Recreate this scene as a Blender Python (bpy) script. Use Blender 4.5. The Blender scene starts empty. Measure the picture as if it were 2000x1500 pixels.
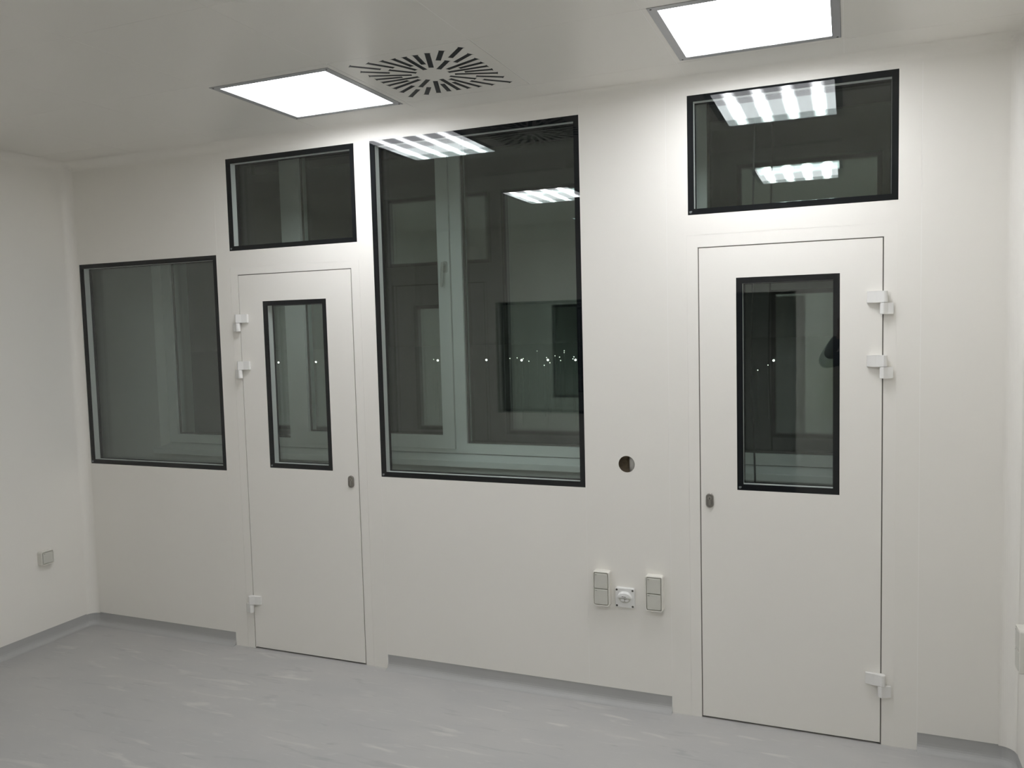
import bpy, bmesh, math, random
from mathutils import Matrix, Vector
random.seed(4)
S = bpy.context.scene
COL = S.collection
PI = math.pi

# ------------------------------------------------------------------ camera
CAM = Vector((3.8506, -3.66, 1.7947))
YAW, PITCH, ROLL = 0.3899, -0.07, -0.0257
FPX = 1602.0
fwd = Vector((-math.sin(YAW)*math.cos(PITCH), math.cos(YAW)*math.cos(PITCH), math.sin(PITCH)))
rgt = Vector((math.cos(YAW), math.sin(YAW), 0.0)); upv = rgt.cross(fwd)
R_ = math.cos(ROLL)*rgt + math.sin(ROLL)*upv
U_ = -math.sin(ROLL)*rgt + math.cos(ROLL)*upv
cd = bpy.data.cameras.new('camera'); cam = bpy.data.objects.new('camera', cd); COL.objects.link(cam)
cd.sensor_fit = 'HORIZONTAL'; cd.sensor_width = 36.0; cd.lens = FPX/2000.0*36.0
cd.clip_start = 0.02; cd.clip_end = 500
M = Matrix.Identity(4)
for i in range(3):
    M[i][0] = R_[i]; M[i][1] = U_[i]; M[i][2] = -fwd[i]; M[i][3] = CAM[i]
cam.matrix_world = M
S.camera = cam

# ------------------------------------------------------------------ world: night
w = bpy.data.worlds.new('night'); S.world = w; w.use_nodes = True
w.node_tree.nodes['Background'].inputs[0].default_value = (0.10, 0.13, 0.20, 1)
w.node_tree.nodes['Background'].inputs[1].default_value = 0.0015

# ------------------------------------------------------------------ view, luminaire strength
vs = S.view_settings
vs.view_transform = 'Standard'; vs.look = 'None'; vs.gamma = 1.0; vs.use_curve_mapping = False
vs.exposure = 0.0
S.cycles.transparent_max_bounces = 40; S.cycles.diffuse_bounces = 8; S.cycles.glossy_bounces = 6; S.cycles.max_bounces = 16
LAMP_BASE, LAMP_TUBE = 5.0, 48.0
LAMP_COL = (0.985, 1.0, 1.03)

# ------------------------------------------------------------------ room numbers (metres)
XL, XR = -0.535, 4.467          # side walls
YB = -4.30                      # wall behind the photographer
H = 2.8424                      # ceiling
RC = 0.055                      # hygiene cove radius
SK = 0.076                      # height of the vinyl upstand
T = 0.08                        # partition thickness
S1, S2, S3, S4, S5 = 0.5845, 1.5935, 2.7095, 3.1055, 4.118

# ------------------------------------------------------------------ materials
def node_mat(name):
    m = bpy.data.materials.new(name); m.use_nodes = True
    nt = m.node_tree
    return m, nt, nt.nodes['Principled BSDF']

def surf(name, col, rough=0.5, metal=0.0, spec=0.5, var=0.03, scale=6.0, bump=0.0, bscale=200.0):
    """painted / plastic / metal surface with a little procedural variation"""
    m, nt, b = node_mat(name)
    N, L = nt.nodes, nt.links
    tc = N.new('ShaderNodeTexCoord')
    nz = N.new('ShaderNodeTexNoise'); nz.inputs['Scale'].default_value = scale; nz.inputs['Detail'].default_value = 3
    L.new(tc.outputs['Object'], nz.inputs['Vector'])
    mx = N.new('ShaderNodeMix'); mx.data_type = 'RGBA'
    mx.inputs['A'].default_value = (*[c*(1-var) for c in col], 1)
    mx.inputs['B'].default_value = (*[min(1, c*(1+var)) for c in col], 1)
    L.new(nz.outputs['Fac'], mx.inputs['Factor'])
    L.new(mx.outputs['Result'], b.inputs['Base Color'])
    b.inputs['Roughness'].default_value = rough
    b.inputs['Metallic'].default_value = metal
    b.inputs['Specular IOR Level'].default_value = spec
    if bump > 0:
        n2 = N.new('ShaderNodeTexNoise'); n2.inputs['Scale'].default_value = bscale
        L.new(tc.outputs['Object'], n2.inputs['Vector'])
        bp = N.new('ShaderNodeBump'); bp.inputs['Strength'].default_value = bump; bp.inputs['Distance'].default_value = 0.001
        L.new(n2.outputs['Fac'], bp.inputs['Height']); L.new(bp.outputs['Normal'], b.inputs['Normal'])
    return m

WALLC = (0.835, 0.815, 0.770)
MAT = {
    'wall': surf('wall_powder_coat', WALLC, 0.42, spec=0.4, var=0.01, scale=1.5, bump=0.05, bscale=350),
    'door': surf('door_powder_coat', (0.842, 0.822, 0.778), 0.40, spec=0.4, var=0.01, scale=1.5, bump=0.05, bscale=350),
    'ceil': surf('ceiling_powder_coat', (0.82, 0.80, 0.755), 0.36, spec=0.4, var=0.01, scale=1.2),
    'seal': surf('joint_sealant', (0.88, 0.865, 0.83), 0.35, var=0.01),
    'rubber': surf('dark_rubber', (0.05, 0.047, 0.042), 0.7, var=0.1),
    'gasket': surf('grey_gasket', (0.20, 0.19, 0.17), 0.8, var=0.05),
    'black': surf('black_enamel', (0.006, 0.007, 0.009), 0.6, spec=0.05, var=0.1),
    'spacer': surf('spacer_aluminium', (0.62, 0.62, 0.61), 0.75, spec=0.2, var=0.02),
    'hinge': surf('hinge_white', (0.80, 0.795, 0.775), 0.35, var=0.01),
    'nickel': surf('satin_nickel', (0.30, 0.285, 0.26), 0.38, metal=0.85, var=0.06, scale=60),
    'nickel2': surf('cylinder_nickel', (0.42, 0.40, 0.36), 0.3, metal=0.9, var=0.05, scale=80),
    'dark': surf('dark_slot', (0.012, 0.012, 0.014), 0.5, var=0.1),
    'blade': surf('black_plastic_blade', (0.016, 0.018, 0.021), 0.45, var=0.1, scale=30),
    'sock': surf('socket_cream_plastic', (0.76, 0.745, 0.69), 0.32, var=0.01),
    'lid': surf('socket_lid_plastic', (0.60, 0.595, 0.545), 0.38, var=0.015),
    'plate': surf('outlet_white_plastic', (0.78, 0.78, 0.765), 0.30, var=0.01),
    'screw': surf('screw_dark', (0.09, 0.085, 0.075), 0.5, metal=0.4, var=0.1),
    'alu': surf('lamp_frame_grey', (0.42, 0.425, 0.44), 0.42, metal=0.15, var=0.02),
    'housing': surf('lamp_housing', (0.5, 0.5, 0.5), 0.5),
    'upvc': surf('window_white_profile', (0.74, 0.74, 0.725), 0.35, var=0.01),
    'sill': surf('window_sill_white', (0.78, 0.78, 0.765), 0.3, var=0.015),
    'plaster': surf('outer_wall_plaster', (0.71, 0.70, 0.675), 0.8, var=0.03, scale=8, bump=0.15, bscale=120),
    'wool': surf('brown_insulation', (0.13, 0.10, 0.065), 0.9, var=0.55, scale=45, bump=0.8, bscale=90),
    'stud': surf('grey_conduit', (0.52, 0.51, 0.48), 0.5, var=0.05, scale=30),
    'etch': surf('etched_mark', (0.22, 0.225, 0.235), 0.6, var=0.6, scale=240),
    'cable': surf('dark_cable', (0.02, 0.02, 0.02), 0.5),
    'ground': surf('night_ground', (0.02, 0.02, 0.02), 0.9, var=0.3, scale=0.3),
    'pole': surf('lamp_pole_grey', (0.02, 0.02, 0.02), 0.9),
    'corridor': surf('corridor_paint', (0.74, 0.73, 0.70), 0.6, var=0.02),
    'skin': surf('skin', (0.55, 0.36, 0.27), 0.5, var=0.05),
    'jacket': surf('dark_jacket', (0.11, 0.112, 0.12), 0.8, var=0.25, scale=25),
    'trouser': surf('dark_trousers', (0.03, 0.032, 0.04), 0.85, var=0.2, scale=25),
    'hivis': surf('hi_vis_yellow', (0.55, 0.75, 0.05), 0.7, var=0.06, scale=20),
    'shoe': surf('black_shoe', (0.02, 0.02, 0.02), 0.5),
    'hair': surf('dark_hair', (0.03, 0.022, 0.016), 0.7, var=0.3, scale=90),
    'eye': surf('eye_white', (0.7, 0.68, 0.66), 0.3),
    'lip': surf('lips', (0.42, 0.2, 0.17), 0.5),
    'phone': surf('black_phone', (0.012, 0.012, 0.014), 0.2),
}

def floor_mat():
    m, nt, b = node_mat('floor_vinyl')
    N, L = nt.nodes, nt.links
    tc = N.new('ShaderNodeTexCoord')
    def noise(sx, sy, scale, det, rot=0.0, dist=0.0):
        mp = N.new('ShaderNodeMapping'); mp.inputs['Scale'].default_value = (sx, sy, 1); mp.inputs['Rotation'].default_value = (0, 0, rot)
        L.new(tc.outputs['Object'], mp.inputs['Vector'])
        n = N.new('ShaderNodeTexNoise'); n.inputs['Scale'].default_value = scale; n.inputs['Detail'].default_value = det
        n.inputs['Distortion'].default_value = dist
        L.new(mp.outputs['Vector'], n.inputs['Vector']); return n
    def ramp(n, a, bb):
        r = N.new('ShaderNodeMapRange'); r.inputs['From Min'].default_value = a; r.inputs['From Max'].default_value = bb
        L.new(n.outputs['Fac'], r.inputs['Value']); return r
    def mix(fac, a, bb):
        x = N.new('ShaderNodeMix'); x.data_type = 'RGBA'
        for s, v in (('A', a), ('B', bb)):
            if isinstance(v, tuple): x.inputs[s].default_value = v
            else: L.new(v, x.inputs[s])
        L.new(fac, x.inputs['Factor']); return x.outputs['Result']
    def scaled(sock, k):
        q = N.new('ShaderNodeMath'); q.operation = 'MULTIPLY'; q.inputs[1].default_value = k
        L.new(sock, q.inputs[0]); return q.outputs[0]
    base = mix(ramp(noise(1.0, 2.2, 2.2, 5, 0.1), 0.3, 0.7).outputs[0], (0.425, 0.424, 0.420, 1), (0.468, 0.461, 0.450, 1))
    # sparse pale chips and thin dark veins, all drawn out along the sheet's run
    lightm = ramp(noise(3.0, 16.0, 1.0, 5, 0.12, 0.6), 0.595, 0.70)
    darkm = ramp(noise(3.2, 18.0, 1.15, 4, -0.05, 0.8), 0.61, 0.72)
    finel = ramp(noise(14.0, 60.0, 1.0, 3, 0.1, 0.4), 0.62, 0.75)
    patch = ramp(noise(1.2, 1.8, 1.0, 2), 0.36, 0.58)
    mul = N.new('ShaderNodeMath'); mul.operation = 'MULTIPLY'; L.new(lightm.outputs[0], mul.inputs[0]); L.new(patch.outputs[0], mul.inputs[1])
    c = mix(scaled(darkm.outputs[0], 0.55), base, (0.34, 0.34, 0.34, 1))
    c = mix(scaled(finel.outputs[0], 0.24), c, (0.62, 0.61, 0.58, 1))
    c = mix(scaled(mul.outputs[0], 0.55), c, (0.64, 0.625, 0.585, 1))
    L.new(c, b.inputs['Base Color'])
    b.inputs['Roughness'].default_value = 0.42; b.inputs['Specular IOR Level'].default_value = 0.4
    return m
MAT['floor'] = floor_mat()
MAT['skirt'] = surf('upstand_vinyl', (0.425, 0.425, 0.42), 0.45, spec=0.4, var=0.05, scale=5)

def glass_mat(name, tint, extra=1.0):
    """float glass sheet: clear transmission with a green tint, Fresnel mirror reflection on each face"""
    m = bpy.data.materials.new(name); m.use_nodes = True
    nt = m.node_tree; N, L = nt.nodes, nt.links
    N.clear()
    out = N.new('ShaderNodeOutputMaterial')
    mixs = N.new('ShaderNodeMixShader')
    tr = N.new('ShaderNodeBsdfTransparent'); tr.inputs[0].default_value = (*tint, 1)
    gl = N.new('ShaderNodeBsdfGlossy'); gl.inputs['Roughness'].default_value = 0.0; gl.inputs['Color'].default_value = (1, 1, 1, 1)
    ge = N.new('ShaderNodeNewGeometry')
    ior = N.new('ShaderNodeMapRange'); ior.inputs['To Min'].default_value = 1.5; ior.inputs['To Max'].default_value = 1/1.5
    L.new(ge.outputs['Backfacing'], ior.inputs['Value'])
    fr = N.new('ShaderNodeFresnel'); L.new(ior.outputs[0], fr.inputs['IOR'])
    mu = N.new('ShaderNodeMath'); mu.operation = 'MULTIPLY'; mu.inputs[1].default_value = extra
    L.new(fr.outputs[0], mu.inputs[0])
    L.new(mu.outputs[0], mixs.inputs[0]); L.new(tr.outputs[0], mixs.inputs[1]); L.new(gl.outputs[0], mixs.inputs[2])
    L.new(mixs.outputs[0], out.inputs[0])
    return m
MAT['glass'] = glass_mat('partition_glass', (0.960, 0.986, 0.977))
MAT['glass_out'] = glass_mat('outer_glass', (0.955, 0.98, 0.97), 1.65)

def lamp_mat():
    """prismatic diffuser with four fluorescent tubes glowing through it (object x across the tubes)"""
    m = bpy.data.materials.new('lamp_diffuser'); m.use_nodes = True
    nt = m.node_tree; N, L = nt.nodes, nt.links; N.clear()
    out = N.new('ShaderNodeOutputMaterial'); em = N.new('ShaderNodeEmission')
    em.inputs['Color'].default_value = (*LAMP_COL, 1)
    tc = N.new('ShaderNodeTexCoord'); sp = N.new('ShaderNodeSeparateXYZ'); L.new(tc.outputs['Object'], sp.inputs[0])
    def math_(op, a, b=None):
        q = N.new('ShaderNodeMath'); q.operation = op
        for i, v in enumerate((a, b)):
            if v is None: continue
            if isinstance(v, (int, float)): q.inputs[i].default_value = v
            else: L.new(v, q.inputs[i])
        return q.outputs[0]
    pitch = 0.13
    u = math_('ADD', sp.outputs[0], pitch*2)             # tubes at -1.5,-0.5,0.5,1.5 pitches
    fr = math_('FRACT', math_('DIVIDE', u, pitch))
    dd = math_('ABSOLUTE', math_('SUBTRACT', fr, 0.5))
    g = math_('POWER', math_('MAXIMUM', math_('SUBTRACT', 1.0, math_('MULTIPLY', dd, 3.4)), 0.0), 1.6)
    endm = math_('LESS_THAN', math_('ABSOLUTE', sp.outputs[1]), 0.262)
    g = math_('MULTIPLY', g, endm)
    st = math_('ADD', math_('MULTIPLY', g, LAMP_TUBE), LAMP_BASE)
    L.new(st, em.inputs['Strength']); L.new(em.outputs[0], out.inputs[0])
    return m
MAT['lamp'] = lamp_mat()

def emit_mat(name, col, s):
    m = bpy.data.materials.new(name); m.use_nodes = True
    nt = m.node_tree; N, L = nt.nodes, nt.links; N.clear()
    out = N.new('ShaderNodeOutputMaterial'); em = N.new('ShaderNodeEmission')
    em.inputs[0].default_value = (*col, 1); em.inputs[1].default_value = s
    L.new(em.outputs[0], out.inputs[0]); return m
MAT['street'] = emit_mat('street_lamp_glow', (1.0, 0.97, 0.88), 9.0)
MAT['street2'] = emit_mat('street_lamp_glow_dim', (1.0, 0.95, 0.85), 2.6)

# ------------------------------------------------------------------ helpers
def tag(o, label=None, cat=None, group=None, kind=None):
    if label: o['label'] = label
    if cat: o['category'] = cat
    if group: o['group'] = group
    if kind: o['kind'] = kind
    return o

def empty(name, loc=(0, 0, 0), rz=0.0, parent=None):
    o = bpy.data.objects.new(name, None); COL.objects.link(o)
    o.location = loc; o.rotation_euler = (0, 0, rz); o.empty_display_size = 0.05
    if parent: o.parent = parent
    return o

def obj(name, bm, mat, parent=None, loc=None, smooth=False):
    bmesh.ops.recalc_face_normals(bm, faces=bm.faces[:])
    me = bpy.data.meshes.new(name); bm.to_mesh(me); bm.free()
    me.materials.append(MAT[mat] if isinstance(mat, str) else mat)
    if smooth:
        for p in me.polygons: p.use_smooth = True
    o = bpy.data.objects.new(name, me); COL.objects.link(o)
    if parent: o.parent = parent
    if loc: o.location = loc
    return o

def inst(src, parent, loc=None, rot=None):
    o = src.copy(); COL.objects.link(o); o.parent = parent
    if loc is not None: o.location = loc
    if rot is not None: o.rotation_euler = rot
    return o

def box(bm, x0, x1, y0, y1, z0, z1):
    v = [bm.verts.new(p) for p in ((x0,y0,z0),(x1,y0,z0),(x1,y1,z0),(x0,y1,z0),(x0,y0,z1),(x1,y0,z1),(x1,y1,z1),(x0,y1,z1))]
    for f in ((0,3,2,1),(4,5,6,7),(0,1,5,4),(1,2,6,5),(2,3,7,6),(3,0,4,7)):
        bm.faces.new([v[i] for i in f])

XZ = lambda u, v, d: (u, d, v)       # wall facing -y: depth goes +y
XY = lambda u, v, d: (u, v, d)       # ceiling facing down: depth goes up
def plate(bm, u0, u1, v0, v1, holes, d0, d1, mp=XZ, skip=()):
    """slab u0..u1 x v0..v1 with rectangular through-holes (and 'skip' cells whose faces are made elsewhere)"""
    us = sorted({u0, u1, *[min(max(h[k], u0), u1) for h in list(holes)+list(skip) for k in (0, 1)]})
    vs_ = sorted({v0, v1, *[min(max(h[k], v0), v1) for h in list(holes)+list(skip) for k in (2, 3)]})
    vc = {}
    def V(u, v, d):
        k = (round(u, 5), round(v, 5), round(d, 5))
        if k not in vc: vc[k] = bm.verts.new(mp(u, v, d))
        return vc[k]
    def inside(a, b, L): return any(h[0] < a < h[1] and h[2] < b < h[3] for h in L)
    def solid(i, j):
        if i < 0 or j < 0 or i >= len(us)-1 or j >= len(vs_)-1: return False
        a, b = (us[i]+us[i+1])/2, (vs_[j]+vs_[j+1])/2
        return not inside(a, b, holes)
    for i in range(len(us)-1):
        for j in range(len(vs_)-1):
            if not solid(i, j): continue
            a0, a1, b0, b1 = us[i], us[i+1], vs_[j], vs_[j+1]
            if not inside((a0+a1)/2, (b0+b1)/2, skip):
                bm.faces.new([V(a0,b0,d0), V(a1,b0,d0), V(a1,b1,d0), V(a0,b1,d0)])
                bm.faces.new([V(a0,b0,d1), V(a0,b1,d1), V(a1,b1,d1), V(a1,b0,d1)])
            for di, dj, p, q in ((-1,0,(a0,b0),(a0,b1)), (1,0,(a1,b0),(a1,b1)), (0,-1,(a0,b0),(a1,b0)), (0,1,(a0,b1),(a1,b1))):
                if not solid(i+di, j+dj):
                    bm.faces.new([V(*p,d0), V(*q,d0), V(*q,d1), V(*p,d1)])

def ring(bm, x0, x1, z0, z1, wd, y0, y1):
    plate(bm, x0, x1, z0, z1, [(x0+wd, x1-wd, z0+wd, z1-wd)], y0, y1)

def rrect(wd, ht, r, n=6):
    P = []
    for cx, cy, a0 in ((wd/2-r, ht/2-r, 0), (-wd/2+r, ht/2-r, 90), (-wd/2+r, -ht/2+r, 180), (wd/2-r, -ht/2+r, 270)):
        for k in range(n+1):
            a = math.radians(a0+90*k/n); P.append((cx+r*math.cos(a), cy+r*math.sin(a)))
    return P

def slab(bm, outline, d0, d1, ch=0.0, cx=0.0, cz=0.0, fn=None):
    """prism of an outline in x,z standing on y=-d0 and reaching out to y=-d1 (towards -y) with a rounded front edge"""
    lev = [(d0, 0.0)]
    if ch > 0:
        for k in range(4):
            a = PI/2*k/3
            lev.append((d1-ch+ch*math.sin(a), ch*(1-math.cos(a))))
    else: lev.append((d1, 0.0))
    mx = max(abs(p[0]) for p in outline); mz = max(abs(p[1]) for p in outline)
    rows = []
    for d, ins in lev:
        sx, sz = (mx-ins)/mx, (mz-ins)/mz
        rows.append([bm.verts.new((cx+p[0]*sx, -d, cz+p[1]*sz)) for p in outline])
    n = len(outline)
    for a, b in zip(rows, rows[1:]):
        for i in range(n): bm.faces.new([a[i], a[(i+1)%n], b[(i+1)%n], b[i]])
    bm.faces.new(rows[-1]); bm.faces.new(list(reversed(rows[0])))

def prism_z(bm, poly, z0, z1, ch=0.0):
    """vertical prism from a plan outline"""
    lo = [bm.verts.new((*p, z0)) for p in poly]; hi = [bm.verts.new((*p, z1)) for p in poly]
    n = len(poly)
    for i in range(n): bm.faces.new([lo[i], lo[(i+1)%n], hi[(i+1)%n], hi[i]])
    bm.faces.new(hi); bm.faces.new(list(reversed(lo)))
    if ch:
        es = [e for e in bm.edges if abs(e.verts[0].co.z-e.verts[1].co.z) < 1e-6]
        bmesh.ops.bevel(bm, geom=es, offset=ch, segments=2, affect='EDGES', profile=0.5)

def cyl(bm, c, axis, r, h, n=24, r2=None):
    m = Matrix.Translation(Vector(c)) @ Vector((0,0,1)).rotation_difference(Vector(axis)).to_matrix().to_4x4() @ Matrix.Translation((0,0,h/2))
    bmesh.ops.create_cone(bm, cap_ends=True, segments=n, radius1=r, radius2=r if r2 is None else r2, depth=h, matrix=m)

def struct(name, bm, mat, parent=None, smooth=False):
    o = obj(name, bm, mat, parent, smooth=smooth)
    if not parent: o['kind'] = 'structure'
    return o

# ------------------------------------------------------------------ glazing unit: two flush panes with black edge
def glazing(parent, x0, x1, z0, z1, depth=0.072, mark=True):
    b = 0.0255
    bm = bmesh.new(); box(bm, x0, x1, -0.0004, 0.0055, z0, z1); obj('glass_pane', bm, 'glass', parent)
    bm = bmesh.new(); ring(bm, x0, x1, z0, z1, b, 0.0008, 0.0095); tag(obj('black_border', bm, 'black', parent), 'black enamelled glass edge')
    bm = bmesh.new(); ring(bm, x0, x1, z0, z1, b-0.001, 0.0097, 0.047); tag(obj('spacer_frame', bm, 'spacer', parent), 'pale grey inner frame between the panes')
    bm = bmesh.new(); ring(bm, x0, x1, z0, z1, b+0.0015, 0.0472, depth-0.0062); obj('black_border', bm, 'black', parent)
    bm = bmesh.new(); box(bm, x0, x1, depth-0.006, depth, z0, z1); obj('glass_pane', bm, 'glass', parent)
    if mark:
        bm = bmesh.new()
        pts = [(0.001,0.006),(0.004,0.003),(0.009,0.004),(0.0125,0.007),(0.0135,0.0125),(0.008,0.0135),(0.0015,0.0125)]
        slab(bm, [(px+x0+0.005, pz+z0+0.004) for px, pz in pts], -0.0009, -0.0002)
        tag(obj('corner_mark', bm, 'etch', parent), 'small grey etched stamp')

# ================================================================== STRUCTURE
# ---- floor
bm = bmesh.new(); box(bm, XL-1.7, XR+0.9, YB-2.2, 0.95, -0.06, 0.0)
struct('floor', bm, 'floor')

# ---- partition wall with its panels
wall = empty('wall_back'); wall['kind'] = 'structure'
W1 = (-0.478, 0.5775, 1.018, 2.235)
W2 = (0.674, 1.502, 2.251, 2.752)
W3 = (1.5967, 2.7073, 1.0295, 2.751)
W4 = (3.1996, 4.0344, 2.2604, 2.7715)
F1 = (0.671, 1.509, -1, 2.158)          # door frames
F2 = (3.193, 4.030, -1, 2.172)
D1 = (0.7226, 1.4573, 0.009, 2.1163)    # door leaves
D2 = (3.2424, 3.9807, 0.009, 2.1163)
G1 = (0.8831, 1.2957, 1.0476, 1.9674)   # door lights
G2 = (3.4022, 3.8183, 1.0541, 1.9792)
g = 0.0012
def panel(x0, x1, z0, holes, skip=()):
    bm = bmesh.new(); plate(bm, x0+g, x1-g, z0, H, holes, 0.0, T, skip=skip)
    return bm
obj('panel', panel(XL, S1, SK, [W1]), 'wall', wall)
obj('panel', panel(S1, S2, 0.0, [W2, F1]), 'wall', wall)
obj('panel', panel(S2, S3, SK, [W3]), 'wall', wall)
HX, HZ, HR = 2.907, 1.148, 0.0385
sq = (HX-0.06, HX+0.06, HZ-0.06, HZ+0.06)
bm = panel(S3, S4, SK, [], [sq])
n = 64
for d in (0.0,):
    oc = []
    for k in range(n):
        a = 2*PI*(k+0.5)/n; s = 0.06/max(abs(math.cos(a)), abs(math.sin(a)))
        oc.append((HX+s*math.cos(a), HZ+s*math.sin(a)))
    vo = [bm.verts.new((p[0], d, p[1])) for p in oc]
    vi = [bm.verts.new((HX+HR*math.cos(2*PI*(k+0.5)/n), d, HZ+HR*math.sin(2*PI*(k+0.5)/n))) for k in range(n)]
    vb = [bm.verts.new((HX+HR*math.cos(2*PI*(k+0.5)/n), 0.004, HZ+HR*math.sin(2*PI*(k+0.5)/n))) for k in range(n)]
    for k in range(n):
        q = (k+1) % n
        bm.faces.new([vo[k], vo[q], vi[q], vi[k]]); bm.faces.new([vi[k], vi[q], vb[q], vb[k]])
    # corner slivers of the square
    for sx, sz in ((1,1),(-1,1),(-1,-1),(1,-1)):
        c = bm.verts.new((HX+0.06*sx, d, HZ+0.06*sz))
        near = sorted(vo, key=lambda v: (v.co-c.co).length)[:2]
        bm.faces.new([c, near[0], near[1]])
bm2 = bm
plate(bm2, sq[0], sq[1], sq[2], sq[3], [], T-0.002, T)
obj('panel', bm2, 'wall', wall)
obj('panel', panel(S4, S5, 0.0, [W4, F2]), 'wall', wall)
obj('panel', panel(S5, XR, SK, []), 'wall', wall)
for sx in (S1, S2, S3, S4, S5):
    bm = bmesh.new(); box(bm, sx-g, sx+g, 0.0006, 0.03, SK if sx in (S3,) else 0.0, H)
    obj('joint_sealant', bm, 'seal', wall)
# inside of the drilled hole: brown insulation and a grey conduit
bm = bmesh.new()
rows = []
for i in range(9):
    rr = HR*1.15*i/8; dep = 0.048-0.030*(i/8)**2
    if i == 0: rows.append([bm.verts.new((HX, dep, HZ))])
    else: rows.append([bm.verts.new((HX+rr*math.cos(2*PI*k/24)+random.uniform(-.001,.001), dep+random.uniform(-.003,.003), HZ+rr*math.sin(2*PI*k/24))) for k in range(24)])
for k in range(24): bm.faces.new([rows[0][0], rows[1][k], rows[1][(k+1)%24]])
for i in range(1, 8):
    for k in range(24): bm.faces.new([rows[i][k], rows[i][(k+1)%24], rows[i+1][(k+1)%24], rows[i+1][k]])
tag(obj('insulation', bm, 'wool', wall, smooth=True), 'brown insulation inside the drilled hole')
bm = bmesh.new(); cyl(bm, (HX+0.026, 0.030, HZ-0.042), (0,0,1), 0.019, 0.084, 28)
tag(obj('conduit', bm, 'stud', wall, smooth=True), 'pale grey tube behind the drilled hole')

# ---- observation windows of the partition
for i, (wn, dims) in enumerate((('window_1', W1), ('window_2', W2), ('window_3', W3), ('window_4', W4))):
    e = empty(wn, ((dims[0]+dims[1])/2, 0, dims[2])); e['kind'] = 'structure'
    ex, ez = e.location.x, e.location.z
    glazing(e, dims[0]-ex, dims[1]-ex, dims[2]-ez, dims[3]-ez)

# ---- doors
def hinge_meshes():
    """three-dimensional lift hinge: upper knuckle with arm on the leaf, lower knuckle with arm on the frame (x>0 = frame)"""
    r, cy = 0.0145, -0.0165
    def arm(sign, length):
        P = []
        # knuckle arc, then the tapering arm back to the door face
        for k in range(13):
            a = math.radians(-100 + 220*k/12)
            P.append((sign*(-r*0 + r*math.cos(a)), cy + r*math.sin(a)*-1*-1))
        return P
    out = []
    for sign, length, z0, z1 in ((-1, 0.062, 0.0475, 0.094), (1, 0.036, 0.0, 0.0465)):
        P = [(sign*length, -0.0008), (sign*length, -0.0135), (sign*length*0.45, -0.0195)]
        for k in range(15):
            a = math.radians(-100 - 190*k/14)
            # from front of knuckle round the far side to the back
            P.append((-sign*r*math.cos(math.radians(90 - 190*k/14)) * (1), cy - r*math.sin(math.radians(90 - 190*k/14))))
        P.append((sign*0.004, -0.0008))
        # remove near duplicates
        Q = [P[0]]
        for p in P[1:]:
            if (Vector(p)-Vector(Q[-1])).length > 5e-4: Q.append(p)
        bm = bmesh.new(); prism_z(bm, Q, z0, z1, 0.0012)
        out.append(bm)
    return out
HZS = (1.806, 1.546, 0.2145)
def make_door(name, F, D, G, hinge_side, keyx, keyz):
    ox = (D[0]+D[1])/2
    e = empty(name, (ox, 0, 0)); e['kind'] = 'structure'
    f = (F[0]-ox, F[1]-ox, 0.0, F[3]); d = (D[0]-ox, D[1]-ox, D[2], D[3]); gg = (G[0]-ox, G[1]-ox, G[2], G[3])
    gap = 0.0024
    bm = bmesh.new(); plate(bm, f[0]+0.0008, f[1]-0.0008, 0.0, f[3]-0.0008, [(d[0]-gap, d[1]+gap, -1, d[3]+gap)], 0.0003, T)
    obj('door_frame', bm, 'door', e)
    bm = bmesh.new(); plate(bm, d[0]-gap+0.0003, d[1]+gap-0.0003, 0.0, d[3]+gap-0.0003, [(d[0]+0.004, d[1]-0.004, -1, d[3]-0.004)], 0.066, 0.076)
    obj('door_seal', bm, 'rubber', e)
    bm = bmesh.new(); plate(bm, d[0]-gap+0.0002, d[1]+gap-0.0002, 0.004, d[3]+gap-0.0002, [(d[0]+gap-0.0002, d[1]-gap+0.0002, -1, d[3]-gap+0.0002)], 0.005, 0.03)
    obj('gasket', bm, 'gasket', e)
    bm = bmesh.new(); plate(bm, f[0]-0.0001, f[1]+0.0001, 0.0, f[3]+0.0001, [(f[0]+0.0009, f[1]-0.0009, -1, f[3]-0.0009)], 0.0011, 0.03)
    obj('joint_sealant', bm, 'seal', e)
    bm = bmesh.new(); plate(bm, d[0]+gap, d[1]-gap, d[2], d[3]-gap, [gg], 0.0, 0.064)
    obj('door_leaf', bm, 'door', e)
    glazing(e, *gg, depth=0.064)
    hx = d[0] if hinge_side < 0 else d[1]
    for z in HZS:
        h = empty('hinge', (hx + hinge_side*0.0025, 0, z), 0, e)
        for nm, bmh in zip(('hinge_arm', 'hinge_knuckle'), hinge_meshes()):
            if hinge_side < 0:
                for v in bmh.verts: v.co.x *= -1
            obj(nm, bmh, 'hinge', h)
    # lock escutcheon with profile cylinder
    k = obj('lock_plate', (lambda b: (slab(b, rrect(0.034, 0.064, 0.0165, 8), 0.0, 0.009, 0.003), b)[1])(bmesh.new()), 'nickel', e, (keyx-ox, 0, keyz))
    tag(k, 'satin nickel oval lock plate')
    bm = bmesh.new()
    slab(bm, [(0.0085*math.cos(2*PI*i/24), 0.0085*math.sin(2*PI*i/24)) for i in range(24)], 0.006, 0.0108, 0.0008, 0, 0.010)
    slab(bm, rrect(0.010, 0.022, 0.0049, 6), 0.006, 0.0104, 0.0006, 0, -0.010)
    obj('lock_cylinder', bm, 'nickel2', k)
    bm = bmesh.new(); box(bm, -0.0012, 0.0012, -0.0112, -0.0105, 0.006, 0.0145)
    obj('keyhole', bm, 'dark', k)
    return e
make_door('door_1', F1, D1, G1, -1, 1.410, 0.995)
make_door('door_2', F2, D2, G2, 1, 3.2835, 1.0015)

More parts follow.
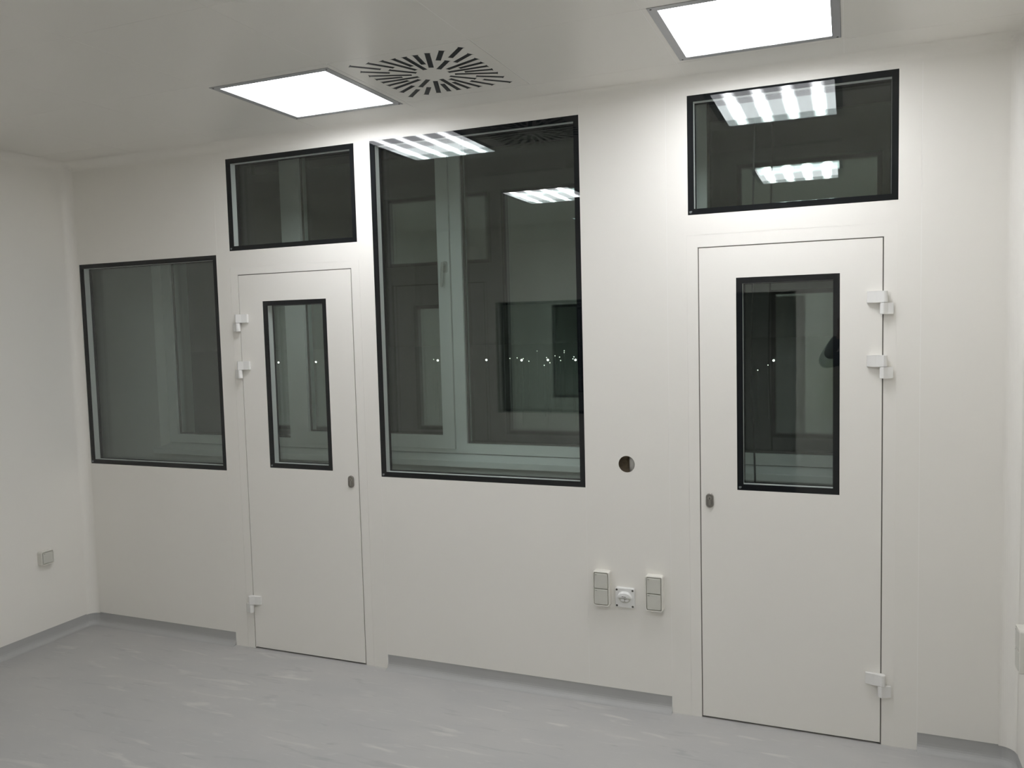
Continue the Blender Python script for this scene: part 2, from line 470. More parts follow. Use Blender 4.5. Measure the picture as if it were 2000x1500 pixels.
# ---- side walls and the wall behind the photographer
wl = empty('wall_left'); wl['kind'] = 'structure'
YZ = lambda sgn: (lambda u, v, d: (XL - d if sgn < 0 else XR + d, u, v))
ys = [YB, -3.1, -1.9, -0.70, 0.0]
for a, b in zip(ys, ys[1:]):
    bm = bmesh.new(); plate(bm, a+g, b-g, SK, H, [], 0.0, T, YZ(-1)); obj('panel', bm, 'wall', wl)
for a in ys[1:-1]:
    bm = bmesh.new(); plate(bm, a-g, a+g, SK, H, [], 0.0006, 0.03, YZ(-1)); obj('joint_sealant', bm, 'seal', wl)
wr = empty('wall_right'); wr['kind'] = 'structure'
for a, b in zip(ys, ys[1:]):
    bm = bmesh.new(); plate(bm, a+g, b-g, SK, H, [], 0.0, T, YZ(1)); obj('panel', bm, 'wall', wr)
for a in ys[1:-1]:
    bm = bmesh.new(); plate(bm, a-g, a+g, SK, H, [], 0.0006, 0.03, YZ(1)); obj('joint_sealant', bm, 'seal', wr)
WF = (0.41, 2.05, 0.89, 2.05)
wf = empty('wall_front'); wf['kind'] = 'structure'
FR = lambda u, v, d: (u, YB - d, v)
DO = (2.53, 3.45, -1, 2.10)                # open doorway to the corridor
xs = [XL, 0.38, 2.10, 3.7, XR]
for a, b in zip(xs, xs[1:]):
    bm = bmesh.new(); plate(bm, a+g, b-g, SK, H, [WF, DO], 0.0, T, FR); obj('panel', bm, 'wall', wf)
for a in xs[1:-1]:
    bm = bmesh.new(); plate(bm, a-g, a+g, SK, H, [], 0.0006, 0.03, FR); obj('joint_sealant', bm, 'seal', wf)
e = empty('window_6', ((WF[0]+WF[1])/2, YB, WF[2]), PI); e['kind'] = 'structure'
hw = (WF[1]-WF[0])/2
glazing(e, -hw, hw, 0, WF[3]-WF[2])
d3 = empty('door_3', ((DO[0]+DO[1])/2, YB, 0), PI); d3['kind'] = 'structure'
bm = bmesh.new(); dw = (DO[1]-DO[0])/2
plate(bm, -dw+0.0005, dw-0.0005, 0.0, DO[3]-0.0005, [(-dw+0.045, dw-0.045, -1, DO[3]-0.045)], -0.004, T)
obj('door_frame', bm, 'door', d3)
# dim corridor behind that window
bm = bmesh.new()
plate(bm, XL-0.2, XR+0.2, 0.0, H, [(0.9, 2.4, 1.0, 2.0)], YB-1.30, YB-1.25)
box(bm, XL-0.25, XL-0.2, YB-1.25, YB-T, 0, H); box(bm, XR+0.2, XR+0.25, YB-1.25, YB-T, 0, H)
struct('wall_corridor', bm, 'corridor')
e = empty('window_7', (1.65, YB-1.25, 1.0), PI); e['kind'] = 'structure'
glazing(e, -0.75, 0.75, 0, 1.0)

# ---- ceiling: cassette panels in a 625 mm grid, openings for lamps and diffuser
LIGHTS = [(1.326, 1.926, -0.829, -0.229), (3.2225, 3.8225, -0.868, -0.268),
          (1.300, 1.900, -2.930, -2.330), (3.2100, 3.8100, -2.930, -2.330)]
VENT = (1.949, 2.567, -0.866, -0.243)
ce = empty('ceiling'); ce['kind'] = 'structure'
gx = [XL, 0.07, 0.695, 1.316, 1.945, 2.570, 3.203, 3.832, XR]
gy = [YB, -3.50, -2.942, -2.318, -1.515, -0.869, -0.239, -0.0]
gc = 0.0012
holes = [(l[0]-0.001, l[1]+0.001, l[2]-0.001, l[3]+0.001) for l in LIGHTS] + [VENT]
for i in range(len(gx)-1):
    for j in range(len(gy)-1):
        if i == 4 and j == 5: continue
        bm = bmesh.new(); plate(bm, gx[i]+gc, gx[i+1]-gc, gy[j]+gc, gy[j+1]-gc, holes, H, H+0.02, XY)
        obj('panel', bm, 'ceil', ce)
bm = bmesh.new(); plate(bm, XL, XR, YB, 0.0, holes, H+0.0004, H+0.021, XY)
obj('joint_sealant', bm, 'seal', ce)
bm = bmesh.new(); box(bm, XL-2, XR+1, YB-2.1, 0.0, H+0.16, H+0.22); struct('ceiling_slab', bm, 'corridor')

# ---- hygiene coves (trim)
def cove(name, a, b, n1, n2, bm=None):
    """quarter-round hollow strip from a to b; n1, n2 point from the corner line into the room along both faces"""
    own = bm is None
    if own: bm = bmesh.new()
    a, b, n1, n2 = map(Vector, (a, b, n1, n2)); rows = []
    for p in (a, b):
        c = p + RC*(n1+n2); row = []
        for k in range(13):
            t = PI/2*k/12; row.append(bm.verts.new(c - RC*(n1*math.cos(t)+n2*math.sin(t)) + 0.0006*(n1+n2)))
        row.append(bm.verts.new(p)); rows.append(row)
    m = len(rows[0])
    for k in range(m): bm.faces.new([rows[0][k], rows[0][(k+1)%m], rows[1][(k+1)%m], rows[1][k]])
    if own: return struct(name, bm, 'wall', smooth=False)
def octant(bm, c, sx):
    c = Vector(c); G_ = []
    for i in range(9):
        th = PI/2*i/8
        G_.append([bm.verts.new(c + RC*Vector((sx*math.cos(ph)*math.cos(th), math.sin(ph)*math.cos(th), math.sin(th)))) for ph in [PI/2*k/8 for k in range(9)]])
    for i in range(8):
        for k in range(8):
            f = [G_[i][k], G_[i][k+1], G_[i+1][k+1], G_[i+1][k]]
            if i == 7: f = [G_[i][k], G_[i][k+1], G_[i+1][0]]
            bm.faces.new(f)
def shade(o):
    for p in o.data.polygons: p.use_smooth = len(p.vertices) < 6 and p.area < 1
cove('trim_1', (XL+RC, 0, H), (XR-RC, 0, H), (0,-1,0), (0,0,-1))
cove('trim_2', (XL, YB, H), (XL, -RC, H), (1,0,0), (0,0,-1))
cove('trim_3', (XR, YB, H), (XR, -RC, H), (-1,0,0), (0,0,-1))
for nm, x, s in (('trim_4', XL, 1), ('trim_5', XR, -1)):
    bm = bmesh.new(); cove(nm, (x, 0, SK-0.004), (x, 0, H-RC), (s,0,0), (0,-1,0), bm)
    octant(bm, (x+s*RC, -RC, H-RC), -s)
    struct(nm, bm, 'wall')

# ---- coved vinyl upstand
PROF = [(-0.02, SK+0.0006), (-0.0025, SK+0.0006), (-0.0022, 0.036)]
for k in range(7):
    t = PI/2*k/6; PROF.append((-0.002+0.034*(1-math.cos(t)), 0.0345-0.034*math.sin(t)))
PROF += [(0.036, 0.0002), (-0.02, 0.0002)]
def sweep(name, path):
    """path: list of ((x,y),(nx,ny)) with n pointing into the room"""
    bm = bmesh.new(); rows = []
    for (x, y), (nx, ny) in path:
        rows.append([bm.verts.new((x+nx*o_, y+ny*o_, z)) for o_, z in PROF])
    m = len(PROF)
    for a, b in zip(rows, rows[1:]):
        for k in range(m): bm.faces.new([a[k], a[(k+1)%m], b[(k+1)%m], b[k]])
    bm.faces.new(rows[0]); bm.faces.new(list(reversed(rows[-1])))
    o = struct(name, bm, 'skirt'); return o
def arc(cx, cy, a0, a1, r=RC, n=8):
    P = []
    for k in range(n+1):
        a = math.radians(a0+(a1-a0)*k/n); P.append(((cx+r*math.cos(a), cy+r*math.sin(a)), (-math.cos(a), -math.sin(a))))
    return P
sweep('baseboard_left', [((XL, YB), (1,0)), ((XL, -RC), (1,0))] + arc(XL+RC, -RC, 180, 90)[1:])
sweep('baseboard_back', [((XL+RC, 0), (0,-1)), ((S1-0.0006, 0), (0,-1))])
sweep('baseboard_back', [((S2+0.0006, 0), (0,-1)), ((S4-0.0006, 0), (0,-1))])
sweep('baseboard_back', [((S5+0.0006, 0), (0,-1)), ((XR-RC, 0), (0,-1))])
sweep('baseboard_right', arc(XR-RC, -RC, 90, 0) + [((XR, YB), (-1,0))])
sweep('baseboard_front', [((XR, YB), (0,1)), ((DO[1]+0.0006, YB), (0,1))])
sweep('baseboard_front', [((DO[0]-0.0006, YB), (0,1)), ((XL, YB), (0,1))])

# ================================================================== OUTER FACADE BEHIND THE PARTITION
OY, FY = 0.765, 0.85                    # plaster face, window frame face
WX0, WX1, WZ0, WZ1 = -0.69, 4.56, 1.024, 3.30
bm = bmesh.new()
plate(bm, XL-1.7, XR+0.9, 0.0, 3.40, [(WX0, WX1, 0.962, WZ1)], OY, 1.10)
struct('wall_outer', bm, 'plaster')
bm = bmesh.new(); box(bm, XL-1.75, XL-1.7, T, 1.1, 0, 3.40); box(bm, XR+0.9, XR+0.95, T, 1.1, 0, 3.40)
struct('wall_void_end', bm, 'plaster')
bm = bmesh.new(); box(bm, XL-1.7, XL-T*0.0-0.0, T-0.002, T+0.02, 0, 3.40); box(bm, XR, XR+0.9, T-0.002, T+0.02, 0, 3.40)
struct('wall_void_front', bm, 'plaster')
bm = bmesh.new(); box(bm, XL-1.75, XR+0.95, 0.0, 1.1, 3.40, 3.45); struct('ceiling_void', bm, 'plaster')
bm = bmesh.new(); slab(bm, [(-(WX1-WX0+0.03)/2, -0.0195), ((WX1-WX0+0.03)/2, -0.0195), ((WX1-WX0+0.03)/2, 0.0195), (-(WX1-WX0+0.03)/2, 0.0195)], -0.90, -0.715, 0.004, (WX0+WX1)/2-0.008, 0.981)
for v in bm.verts:
    if v.co.z > 0.985: v.co.z += 0.14*(v.co.y-0.715)*0.9
sill = struct('window_sill', bm, 'sill')
wo = empty('window_5', ((WX0+WX1)/2, FY, WZ0)); wo['kind'] = 'structure'
wo.location = (0, 0, 0)
fixed = [(-0.61, 0.375), (1.69, 3.075), (3.15, 4.48)]
gz0, gz1 = 1.085, 3.22
so = (0.45, 1.616, 1.048, 3.25)
bm = bmesh.new(); plate(bm, WX0+0.002, WX1-0.002, WZ0, WZ1-0.002, [(a, b, gz0, gz1) for a, b in fixed] + [so], FY, FY+0.075)
obj('window_frame', bm, 'upvc', wo)
for a, b in fixed:
    bm = bmesh.new(); ring(bm, a, b, gz0, gz1, 0.011, FY+0.018, FY+0.03); obj('glazing_bead', bm, 'rubber', wo)
    for k in (0.031, 0.055):
        bm = bmesh.new(); box(bm, a, b, FY+k, FY+k+0.004, gz0, gz1); obj('glass_pane', bm, 'glass_out', wo)
sash = None
bm = bmesh.new(); plate(bm, so[0]+0.003, so[1]-0.003, so[2]+0.003, so[3]-0.003, [(0.535, 1.533, 1.134, 3.165)], FY-0.014, FY+0.07)
sash = obj('sash', bm, 'upvc', wo)
bm = bmesh.new(); ring(bm, 0.535, 1.533, 1.134, 3.165, 0.008, FY+0.008, FY+0.02); obj('glazing_bead', bm, 'rubber', sash)
for k in (0.021, 0.045):
    bm = bmesh.new(); box(bm, 0.535, 1.533, FY+k, FY+k+0.004, 1.134, 3.165); obj('glass_pane', bm, 'glass_out', sash)
# sash handle: oval rose, neck and hanging lever
bm = bmesh.new(); hy = FY-0.014
slab(bm, rrect(0.030, 0.070, 0.0145, 6), 0.0, 0.011, 0.003, 0, 0)
cyl(bm, (0, -0.011, 0.012), (0, -1, 0), 0.009, 0.028, 16)
pts = [(0, -0.039, 0.020), (0, -0.043, 0.0), (-0.003, -0.046, -0.05), (-0.006, -0.046, -0.115)]
for (a, b), r in zip(zip(pts, pts[1:]), (0.0095, 0.0095, 0.0085)):
    a, b = Vector(a), Vector(b); cyl(bm, a, (b-a), r, (b-a).length, 14, r*0.95)
bmesh.ops.create_uvsphere(bm, u_segments=12, v_segments=8, radius=0.0095, matrix=Matrix.Translation(pts[0]))
bmesh.ops.create_uvsphere(bm, u_segments=12, v_segments=8, radius=0.0082, matrix=Matrix.Translation(pts[3]))
tag(obj('window_handle', bm, 'stud', sash, (1.585, hy, 2.165)), 'grey lever handle pointing down')

# hanging cable in the void behind the right door
bm = bmesh.new()
prev = None
for k in range(40):
    z = 0.001 + (3.396)*k/39
    x = 3.432 + 0.010*math.sin(z*2.6+0.4) + 0.003*math.sin(z*7.1); y = 0.42 + 0.006*math.sin(z*4.0)
    rw = [bm.verts.new((x+0.0045*math.cos(2*PI*q/8), y+0.0045*math.sin(2*PI*q/8), z)) for q in range(8)]
    if prev:
        for q in range(8): bm.faces.new([prev[q], prev[(q+1)%8], rw[(q+1)%8], rw[q]])
    else: bm.faces.new(list(reversed(rw)))
    prev = rw
bm.faces.new(prev)
tag(obj('cable', bm, 'cable', None, smooth=True), 'thin dark wavy cable hanging behind the glass of the door with hinges at its right', 'cable')

# night outside: ground and street lamps
bm = bmesh.new(); box(bm, -1500, 1500, 3, 3000, -9.1, -9.0); struct('ground', bm, 'ground')
def street_lamp(px, py, dist, size, bright, label):
    d = fwd + (px-1000)/FPX*R_ - (py-750)/FPX*U_
    p = CAM + d*((dist-CAM.y)/d.y)
    e = empty('street_lamp', (p.x, p.y, -9.0))
    h = p.z + 9.0
    bm = bmesh.new(); cyl(bm, (0, 0, 0), (0, 0, 1), 0.035, h-size*0.9, 8, 0.025); obj('lamp_post', bm, 'pole', e)
    bm = bmesh.new(); bmesh.ops.create_icosphere(bm, subdivisions=2, radius=size, matrix=Matrix.Translation((0, 0, h))); obj('lamp_head', bm, 'street' if bright else 'street2', e)
    tag(e, label, 'street lamp', 'street lamps in the night outside')
for px, py, dist in ((855, 704, 80), (950, 703, 82), (1018.7, 703.5, 78), (1070, 703, 80), (1124, 703, 79), (544, 708, 84), (617, 707, 83), (1511, 704, 86)):
    street_lamp(px, py, dist, 0.11, True, 'bright white street lamp far off in the dark outside')
for px, py, dist in ((996, 700, 90), (847, 702, 92), (1067.5, 698.5, 95), (1084, 695, 96), (1093, 697.5, 94), (1095, 704, 92), (1063, 713.5, 88), (1074, 708.5, 90),
                     (1102, 685, 110), (1102, 688.5, 108), (1121, 697, 93), (1119, 701, 92), (1480, 723, 84), (1500, 713, 90), (1010, 699, 97), (1022, 700.5, 97), (1033, 705.5, 93), (1049, 685.5, 110)):
    street_lamp(px, py, dist, 0.062, False, 'faint small street lamp far off in the dark outside')

# ================================================================== CEILING FIXTURES
# ---- square four-tube lamps
LLAB = ['square lit ceiling lamp beside the black slotted air diffuser', 'square lit ceiling lamp above the door with hinges at its right',
        'square lit ceiling lamp further into the room from the lamp beside the air diffuser', 'square lit ceiling lamp further into the room from the right-hinged door lamp']
proto = None
for (x0, x1, y0, y1), lab in zip(LIGHTS, LLAB):
    e = empty('ceiling_lamp', ((x0+x1)/2, (y0+y1)/2, H))
    tag(e, lab, 'ceiling lamp', 'square ceiling lamps')
    if proto is None:
        hw = 0.30; iw = 0.2695
        bm = bmesh.new(); plate(bm, -hw, hw, -hw, hw, [(-iw, iw, -iw, iw)], -0.0015, 0.012, XY)
        a = tag(obj('lamp_frame', bm, 'alu', e), 'grey metal rim')
        bm = bmesh.new(); box(bm, -iw+0.0005, iw-0.0005, -iw+0.0005, iw-0.0005, 0.0005, 0.004)
        b = tag(obj('diffuser', bm, 'lamp', e), 'glowing white diffuser with four bright tubes')
        bm = bmesh.new(); box(bm, -hw+0.01, hw-0.01, -hw+0.01, hw-0.01, 0.0125, 0.09)
        c = obj('lamp_housing', bm, 'housing', e)
        sc = []
        for sx in (-1, 1):
            for sy in (-1, 1):
                bm = bmesh.new(); cyl(bm, (sx*0.288, sy*0.288, -0.0028), (0,0,1), 0.0038, 0.0014, 12)
                sc.append(obj('screw', bm, 'screw', e))
        proto = [a, b, c] + sc
    else:
        for p in proto: inst(p, e)

# ---- swirl air diffuser
vx, vy = (VENT[0]+VENT[1])/2, (VENT[2]+VENT[3])/2
vent = empty('air_diffuser', (vx, vy, H))
tag(vent, 'square white ceiling air diffuser with black slots radiating from its centre', 'air vent')
hs = (VENT[1]-VENT[0])/2-0.0015; hv = (VENT[3]-VENT[2])/2-0.0015
SL = []
HS = 0.247
for k in range(32):
    a = k*PI/16
    q = k % 8
    ro = HS/max(abs(math.cos(a)), abs(math.sin(a)))
    if k % 8 == 4:                       # diagonals: two slots in line
        SL.append((a, ro-0.128, ro)); SL.append((a, 0.072, 0.188))
    elif k % 2 == 0: SL.append((a, ro-0.178, ro))
    else: SL.append((a, ro-0.118, ro))
def slot_outline(a, r0, r1):
    wd, fl, fe = 0.0106, 0.0168, 0.006
    fi = 0.0125
    P = [(r0, -fi), (r0+fe*0.5, -wd), (r1-fe, -wd), (r1, -fl), (r1, fl), (r1-fe, wd), (r0+fe*0.5, wd), (r0, fi)]
    c, s = math.cos(a), math.sin(a)
    return [(x*c-y*s, x*s+y*c) for x, y in P]
bm = bmesh.new(); edges = []
def loop(P, z):
    vsx = [bm.verts.new((p[0], p[1], z)) for p in P]
    return [bm.edges.new((vsx[i], vsx[(i+1) % len(vsx)])) for i in range(len(vsx))]
edges += loop([(-hs,-hv),(hs,-hv),(hs,hv),(-hs,hv)], 0.0005)
for s_ in SL: edges += loop(slot_outline(*s_), 0.0005)
bmesh.ops.triangle_fill(bm, use_beauty=True, use_dissolve=False, edges=edges, normal=(0,0,-1))
ext = bmesh.ops.extrude_face_region(bm, geom=bm.faces[:])
for v in [q for q in ext['geom'] if isinstance(q, bmesh.types.BMVert)]: v.co.z += 0.0025
obj('face_plate', bm, 'ceil', vent)
for a, r0, r1 in SL:
    P = slot_outline(0, -(r1-r0)/2, (r1-r0)/2)
    bm = bmesh.new()
    lo = [bm.verts.new((p[0], p[1]*0.985, 0.0012)) for p in P]; hi = [bm.verts.new((p[0], p[1]*0.985, 0.012)) for p in P]
    m = len(P)
    for i in range(m): bm.faces.new([lo[i], lo[(i+1)%m], hi[(i+1)%m], hi[i]])
    bm.faces.new(lo); bm.faces.new(hi)
    # tilted air blade inside the slot
    L_ = (r1-r0)/2-0.012
    q = [bm.verts.new(p) for p in ((-L_,-0.005,0.0004),(L_,-0.005,0.0004),(L_,0.001,0.0011),(-L_,0.001,0.0011))]
    bm.faces.new(q)
    o = obj('slot_blade', bm, 'blade', vent); o.location = ((r0+r1)/2*math.cos(a), (r0+r1)/2*math.sin(a), 0); o.rotation_euler = (0,0,a)
bm = bmesh.new(); box(bm, -0.29, 0.29, -0.29, 0.29, 0.013, 0.12); obj('plenum_box', bm, 'housing', vent)

# ================================================================== SOCKETS
def socket_unit(loc, rz, n, label):
    """surface socket unit with n hinged square lids, body 83 mm wide, 82 mm per socket"""
    ht = 0.082*n + (0.002 if n == 2 else 0.002); wd = 0.083
    e = empty('wall_socket', loc, rz); tag(e, label, 'socket', 'hinged-lid wall sockets')
    bm = bmesh.new(); slab(bm, rrect(wd, ht, 0.012), 0.0, 0.027, 0.0)
    # raised rim around the lids
    oo, ii = rrect(wd, ht, 0.012), rrect(wd-0.013, ht-0.013, 0.008)
    rows = []
    for prof in ((0, 0.027), (0, 0.033), (0.35, 0.036), (0.8, 0.036), (1.0, 0.0345), (1.0, 0.027)):
        t, d = prof
        rows.append([bm.verts.new((a[0]*(1-t)+b[0]*t, -d, a[1]*(1-t)+b[1]*t)) for a, b in zip(oo, ii)])
    m = len(oo)
    for a, b in zip(rows, rows[1:]):
        for k in range(m): bm.faces.new([a[k], a[(k+1)%m], b[(k+1)%m], b[k]])
    obj('socket_body', bm, 'sock', e)
    lh = (ht-0.013-0.003*(n+1))/n; lw = wd-0.013-0.006
    for k in range(n):
        cz = -(ht-0.013)/2 + 0.003 + lh/2 + k*(lh+0.003)
        bm = bmesh.new(); slab(bm, rrect(lw, lh, 0.005), 0.0275, 0.0375, 0.003)
        l = obj('lid', bm, 'lid', e, (0, 0, cz))
        bm = bmesh.new(); box(bm, -lw/2+0.004, -lw/2+0.013, -0.0380, -0.0374, lh/2-0.0075, lh/2-0.0060)
        obj('lid_mark', bm, 'screw', l)
    return e
socket_unit((2.784, 0, 0.560), 0, 2, 'cream double wall socket on the window side of the square outlet plate')
socket_unit((3.033, 0, 0.560), 0, 2, 'cream double wall socket between the square outlet plate and the door')
socket_unit((XL, -0.318, 0.510), PI/2, 1, 'cream single wall socket alone on the side wall near the corner')
socket_unit((XR, -0.232, 0.560), -PI/2, 2, 'cream double wall socket on the side wall beside the right-hinged door')

# ---- square data outlet with half-round hood
do = empty('data_outlet', (2.8925, 0, 0.522)); tag(do, 'square white outlet plate with four dark screws and a half-round hood', 'outlet')
bm = bmesh.new(); slab(bm, rrect(0.092, 0.094, 0.009), 0.0, 0.018, 0.004); obj('cover_plate', bm, 'plate', do)
for sx in (-1, 1):
    for sz in (-1, 1):
        bm = bmesh.new(); slab(bm, [(0.0048*math.cos(2*PI*i/16), 0.0048*math.sin(2*PI*i/16)) for i in range(16)], 0.0172, 0.0188, 0.0, sx*0.0375, sz*0.0375)
        obj('screw', bm, 'screw', do)
# hood: upper half disc standing proud, tapering up
bm = bmesh.new()
top = []
for k in range(17):
    a = PI*k/16; top.append((0.0345*math.cos(a), 0.030*math.sin(a)))
fr_ = [bm.verts.new((p[0]*0.95, -0.029, p[1]*0.70)) for p in top]
bk = [bm.verts.new((p[0], -0.0178, p[1])) for p in top]
for k in range(16): bm.faces.new([fr_[k], fr_[k+1], bk[k+1], bk[k]])
bm.faces.new(fr_); bm.faces.new(list(reversed(bk))); bm.faces.new([fr_[0], bk[0], bk[-1], fr_[-1]])
for v in bm.verts: v.co.z += 0.003
hood = obj('hood', bm, 'plate', do)
bm = bmesh.new(); box(bm, -0.025, 0.025, -0.0303, -0.0288, 0.0045, 0.0140); lf = obj('label_field', bm, 'plate', hood)
bm = bmesh.new()
for x0, x1, zz in ((-0.011, -0.004, 0.0110), (-0.0025, 0.003, 0.0106), (0.0045, 0.0085, 0.0105)):
    box(bm, x0, x1, -0.0307, -0.0302, zz-0.0025, zz-0.0001)
obj('print', bm, 'screw', hood)
bm = bmesh.new(); slab(bm, [(0.029*math.cos(PI+PI*i/16), 0.025*math.sin(PI+PI*i/16)) for i in range(17)], 0.0175, 0.0192, 0.0, 0, 0.001)
obj('jack_field', bm, 'lid', do)
for sx in (-1, 1):
    bm = bmesh.new(); slab(bm, rrect(0.017, 0.013, 0.005), 0.018, 0.026, 0.003, sx*0.0105, -0.0095)
    obj('dust_cap', bm, 'plate', do)

# ================================================================== PERSON TAKING THE PICTURE (seen mirrored in the glass)
def skin(name, V, E, mat, parent, root=0, sub=2):
    """V: name -> (x, y, z, rx, ry); E: chains of names; surface grown by a Skin modifier"""
    ks = list(V); ix = {k: i for i, k in enumerate(ks)}
    me = bpy.data.meshes.new(name)
    ed = []
    for ch in E:
        for a, b in zip(ch, ch[1:]): ed.append((ix[a], ix[b]))
    me.from_pydata([V[k][:3] for k in ks], ed, [])
    o = bpy.data.objects.new(name, me); COL.objects.link(o); o.parent = parent
    md = o.modifiers.new('skin', 'SKIN'); md.use_smooth_shade = True; md.branch_smoothing = 0.4
    for i, k in enumerate(ks):
        sv = me.skin_vertices[0].data[i]; sv.radius = V[k][3:5]; sv.use_root = (i == root)
    m2 = o.modifiers.new('sub', 'SUBSURF'); m2.levels = sub; m2.render_levels = sub
    me.materials.append(MAT[mat])
    return o
base = CAM - Vector((fwd.x, fwd.y, 0)).normalized()*0.44
per = empty('person', (base.x, base.y, 0.0), YAW)
tag(per, 'person in dark clothes and yellow vest holding up a phone, mirrored in door glass', 'person')
def limb_pts(s, grow=0.0):
    q = 'L' if s < 0 else 'R'; g_ = grow
    return {q+'sh': (s*0.175, 0.0, 1.475, .068+g_, .068+g_), q+'ua': (s*0.25, 0.10, 1.435, .054+g_, .054+g_), q+'el': (s*0.315, 0.20, 1.40, .046+g_, .046+g_),
            q+'fa': (s*0.24, 0.275, 1.49, .043+g_, .043+g_), q+'wr': (s*0.125, 0.345, 1.635, .029+g_*1.2, .029+g_*1.2)}
def leg_pts(s, grow=0.0):
    q = 'L' if s < 0 else 'R'; g_ = grow
    return {q+'hip': (s*0.095, 0.0, 0.91, .088+g_, .092+g_), q+'kn': (s*0.105, 0.015, 0.50, .058+g_, .062+g_), q+'ca': (s*0.11, -0.01, 0.36, .054+g_, .058+g_), q+'an': (s*0.115, -0.015, 0.09, .040+g_, .042+g_)}
B = {'pel': (0, 0, 0.98, .150, .105), 'wai': (0, 0, 1.12, .130, .095), 'che': (0, 0.0, 1.34, .160, .110), 'nb': (0, -0.005, 1.50, .065, .065),
     'ne': (0, 0.015, 1.575, .055, .058), 'jaw': (0, 0.05, 1.628, .070, .088), 'hea': (0, 0.038, 1.715, .090, .110), 'top': (0, 0.03, 1.795, .078, .096)}
E_ = [['pel', 'wai', 'che', 'nb', 'ne', 'jaw', 'hea', 'top']]
for s in (-1, 1):
    q = 'L' if s < 0 else 'R'
    B.update(limb_pts(s, -0.012)); B.update(leg_pts(s, -0.006))
    B[q+'ft'] = (s*0.125, 0.10, 0.045, .042, .034); B[q+'pa'] = (s*0.098, 0.362, 1.705, .020, .034); B[q+'kn2'] = (s*0.090, 0.372, 1.745, .016, .038)
    E_ += [['che', q+'sh', q+'ua', q+'el', q+'fa', q+'wr', q+'pa', q+'kn2'], ['pel', q+'hip', q+'kn', q+'ca', q+'an', q+'ft']]
    for n_, (dz, ln) in enumerate(((0.030, 0.9), (0.012, 1.0), (-0.008, 0.95), (-0.028, 0.75))):
        a, b, c = (f'{q}f{n_}{j}' for j in range(3))
        z0 = 1.752+dz
        B[a] = (s*0.100, 0.392, z0, .0085, .0085); B[b] = (s*0.098, 0.392+0.026*ln, z0+0.006, .008, .008); B[c] = (s*0.089, 0.396+0.030*ln, z0+0.008, .0072, .0072)
        E_.append([q+'kn2', a, b, c])
    B[q+'t0'] = (s*0.083, 0.350, 1.735, .010, .010); B[q+'t1'] = (s*0.066, 0.358, 1.775, .0085, .0085); B[q+'t2'] = (s*0.052, 0.366, 1.795, .008, .008)
    E_.append([q+'pa', q+'t0', q+'t1', q+'t2'])
skin('body', B, E_, 'skin', per)
# face and hair
def blob(name, c, r, mat):
    bm = bmesh.new(); bmesh.ops.create_uvsphere(bm, u_segments=16, v_segments=10, radius=1.0)
    for v in bm.verts: v.co = Vector((c[0]+v.co.x*r[0], c[1]+v.co.y*r[1], c[2]+v.co.z*r[2]))
    return obj(name, bm, mat, per, smooth=True)
for s in (-1, 1):
    ey = blob('eye', (s*0.030, 0.120, 1.712), (0.014, 0.012, 0.009), 'eye')
    pu = blob('pupil', (s*0.030, 0.129, 1.712), (0.006, 0.005, 0.006), 'phone'); pu.parent = ey
    blob('ear', (s*0.084, 0.030, 1.695), (0.011, 0.020, 0.031), 'skin')
blob('nose', (0, 0.134, 1.680), (0.012, 0.016, 0.024), 'skin')
blob('mouth', (0, 0.124, 1.640), (0.022, 0.009, 0.006), 'lip')
blob('hair', (0, 0.010, 1.778), (0.094, 0.112, 0.074), 'hair')
def loft(name, rows, mat, cap=True, n=28):
    """garment body: elliptical rings (z, half width, half depth, y offset), squared off a little"""
    bm = bmesh.new(); R = []
    for z, rx, ry, cy in rows:
        rw = []
        for k in range(n):
            a = 2*PI*k/n; c, q = math.cos(a), math.sin(a)
            rw.append(bm.verts.new((rx*math.copysign(abs(c)**0.8, c), cy+ry*math.copysign(abs(q)**0.8, q), z)))
        R.append(rw)
    for a, b in zip(R, R[1:]):
        for k in range(n): bm.faces.new([a[k], a[(k+1)%n], b[(k+1)%n], b[k]])
    if cap: bm.faces.new(R[0]); bm.faces.new(R[-1])
    return obj(name, bm, mat, per, smooth=True)
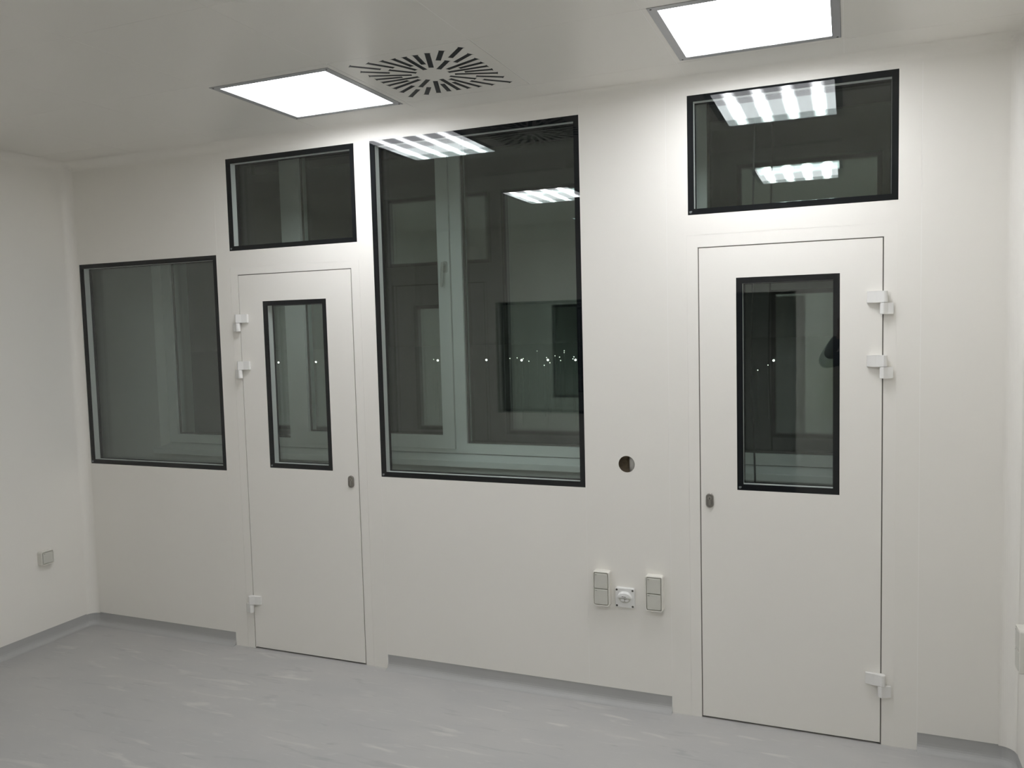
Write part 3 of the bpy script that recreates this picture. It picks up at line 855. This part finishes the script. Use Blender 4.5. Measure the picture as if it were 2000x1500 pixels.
jk = loft('jacket', [(0.87, .176, .124, 0), (0.90, .180, .128, 0), (1.02, .170, .122, 0), (1.14, .160, .116, 0), (1.28, .176, .126, 0), (1.38, .190, .130, 0),
    (1.45, .198, .118, 0), (1.495, .176, .098, 0), (1.52, .125, .086, 0), (1.54, .082, .076, .003), (1.575, .070, .070, .008), (1.58, .064, .064, .008)], 'jacket')
tag(jk, 'dark jacket')
for s in (-1, 1):
    q = 'L' if s < 0 else 'R'; P_ = limb_pts(s, 0.016); P_[q+'sh'] = (s*0.165, 0.0, 1.462, .066, .066)
    skin('sleeve', P_, [[q+'sh', q+'ua', q+'el', q+'fa', q+'wr']], 'jacket', per)
TR = {'pel': (0, 0, 0.97, .140, .100)}; TE = []
for s in (-1, 1):
    q = 'L' if s < 0 else 'R'; TR.update(leg_pts(s, 0.010)); TE.append(['pel', q+'hip', q+'kn', q+'ca', q+'an'])
tag(skin('trousers', TR, TE, 'trouser', per), 'dark trousers')
tag(loft('vest', [(0.915, .190, .137, 0), (0.93, .192, .139, 0), (1.02, .182, .133, 0), (1.14, .174, .128, 0), (1.28, .188, .137, 0), (1.38, .200, .140, 0),
    (1.45, .206, .127, 0), (1.50, .176, .107, 0), (1.515, .135, .094, 0)], 'hivis'), 'yellow hi-vis vest')
for s in (-1, 1):
    bm = bmesh.new(); slab(bm, rrect(0.092, 0.285, 0.044, 8), 0.0, 0.085, 0.035)
    for v in bm.verts:
        x, y, z = v.co; v.co = (x+s*0.122, z+0.055, -y*(1.0 if z < 0 else 0.8))
    obj('shoe', bm, 'shoe', per, smooth=True)
# the phone in both hands
ph = empty('phone', CAM - fwd*0.022, 0); ph.rotation_euler = M.to_euler()
tag(ph, 'black phone held up in both hands of the person', 'phone')
bm = bmesh.new(); slab(bm, rrect(0.158, 0.074, 0.009), 0.0, 0.008, 0.0015)
for v in bm.verts: v.co = (v.co.x+0.058*0, v.co.z-0.022, -v.co.y*-1*-1)
obj('phone_body', bm, 'phone', ph)
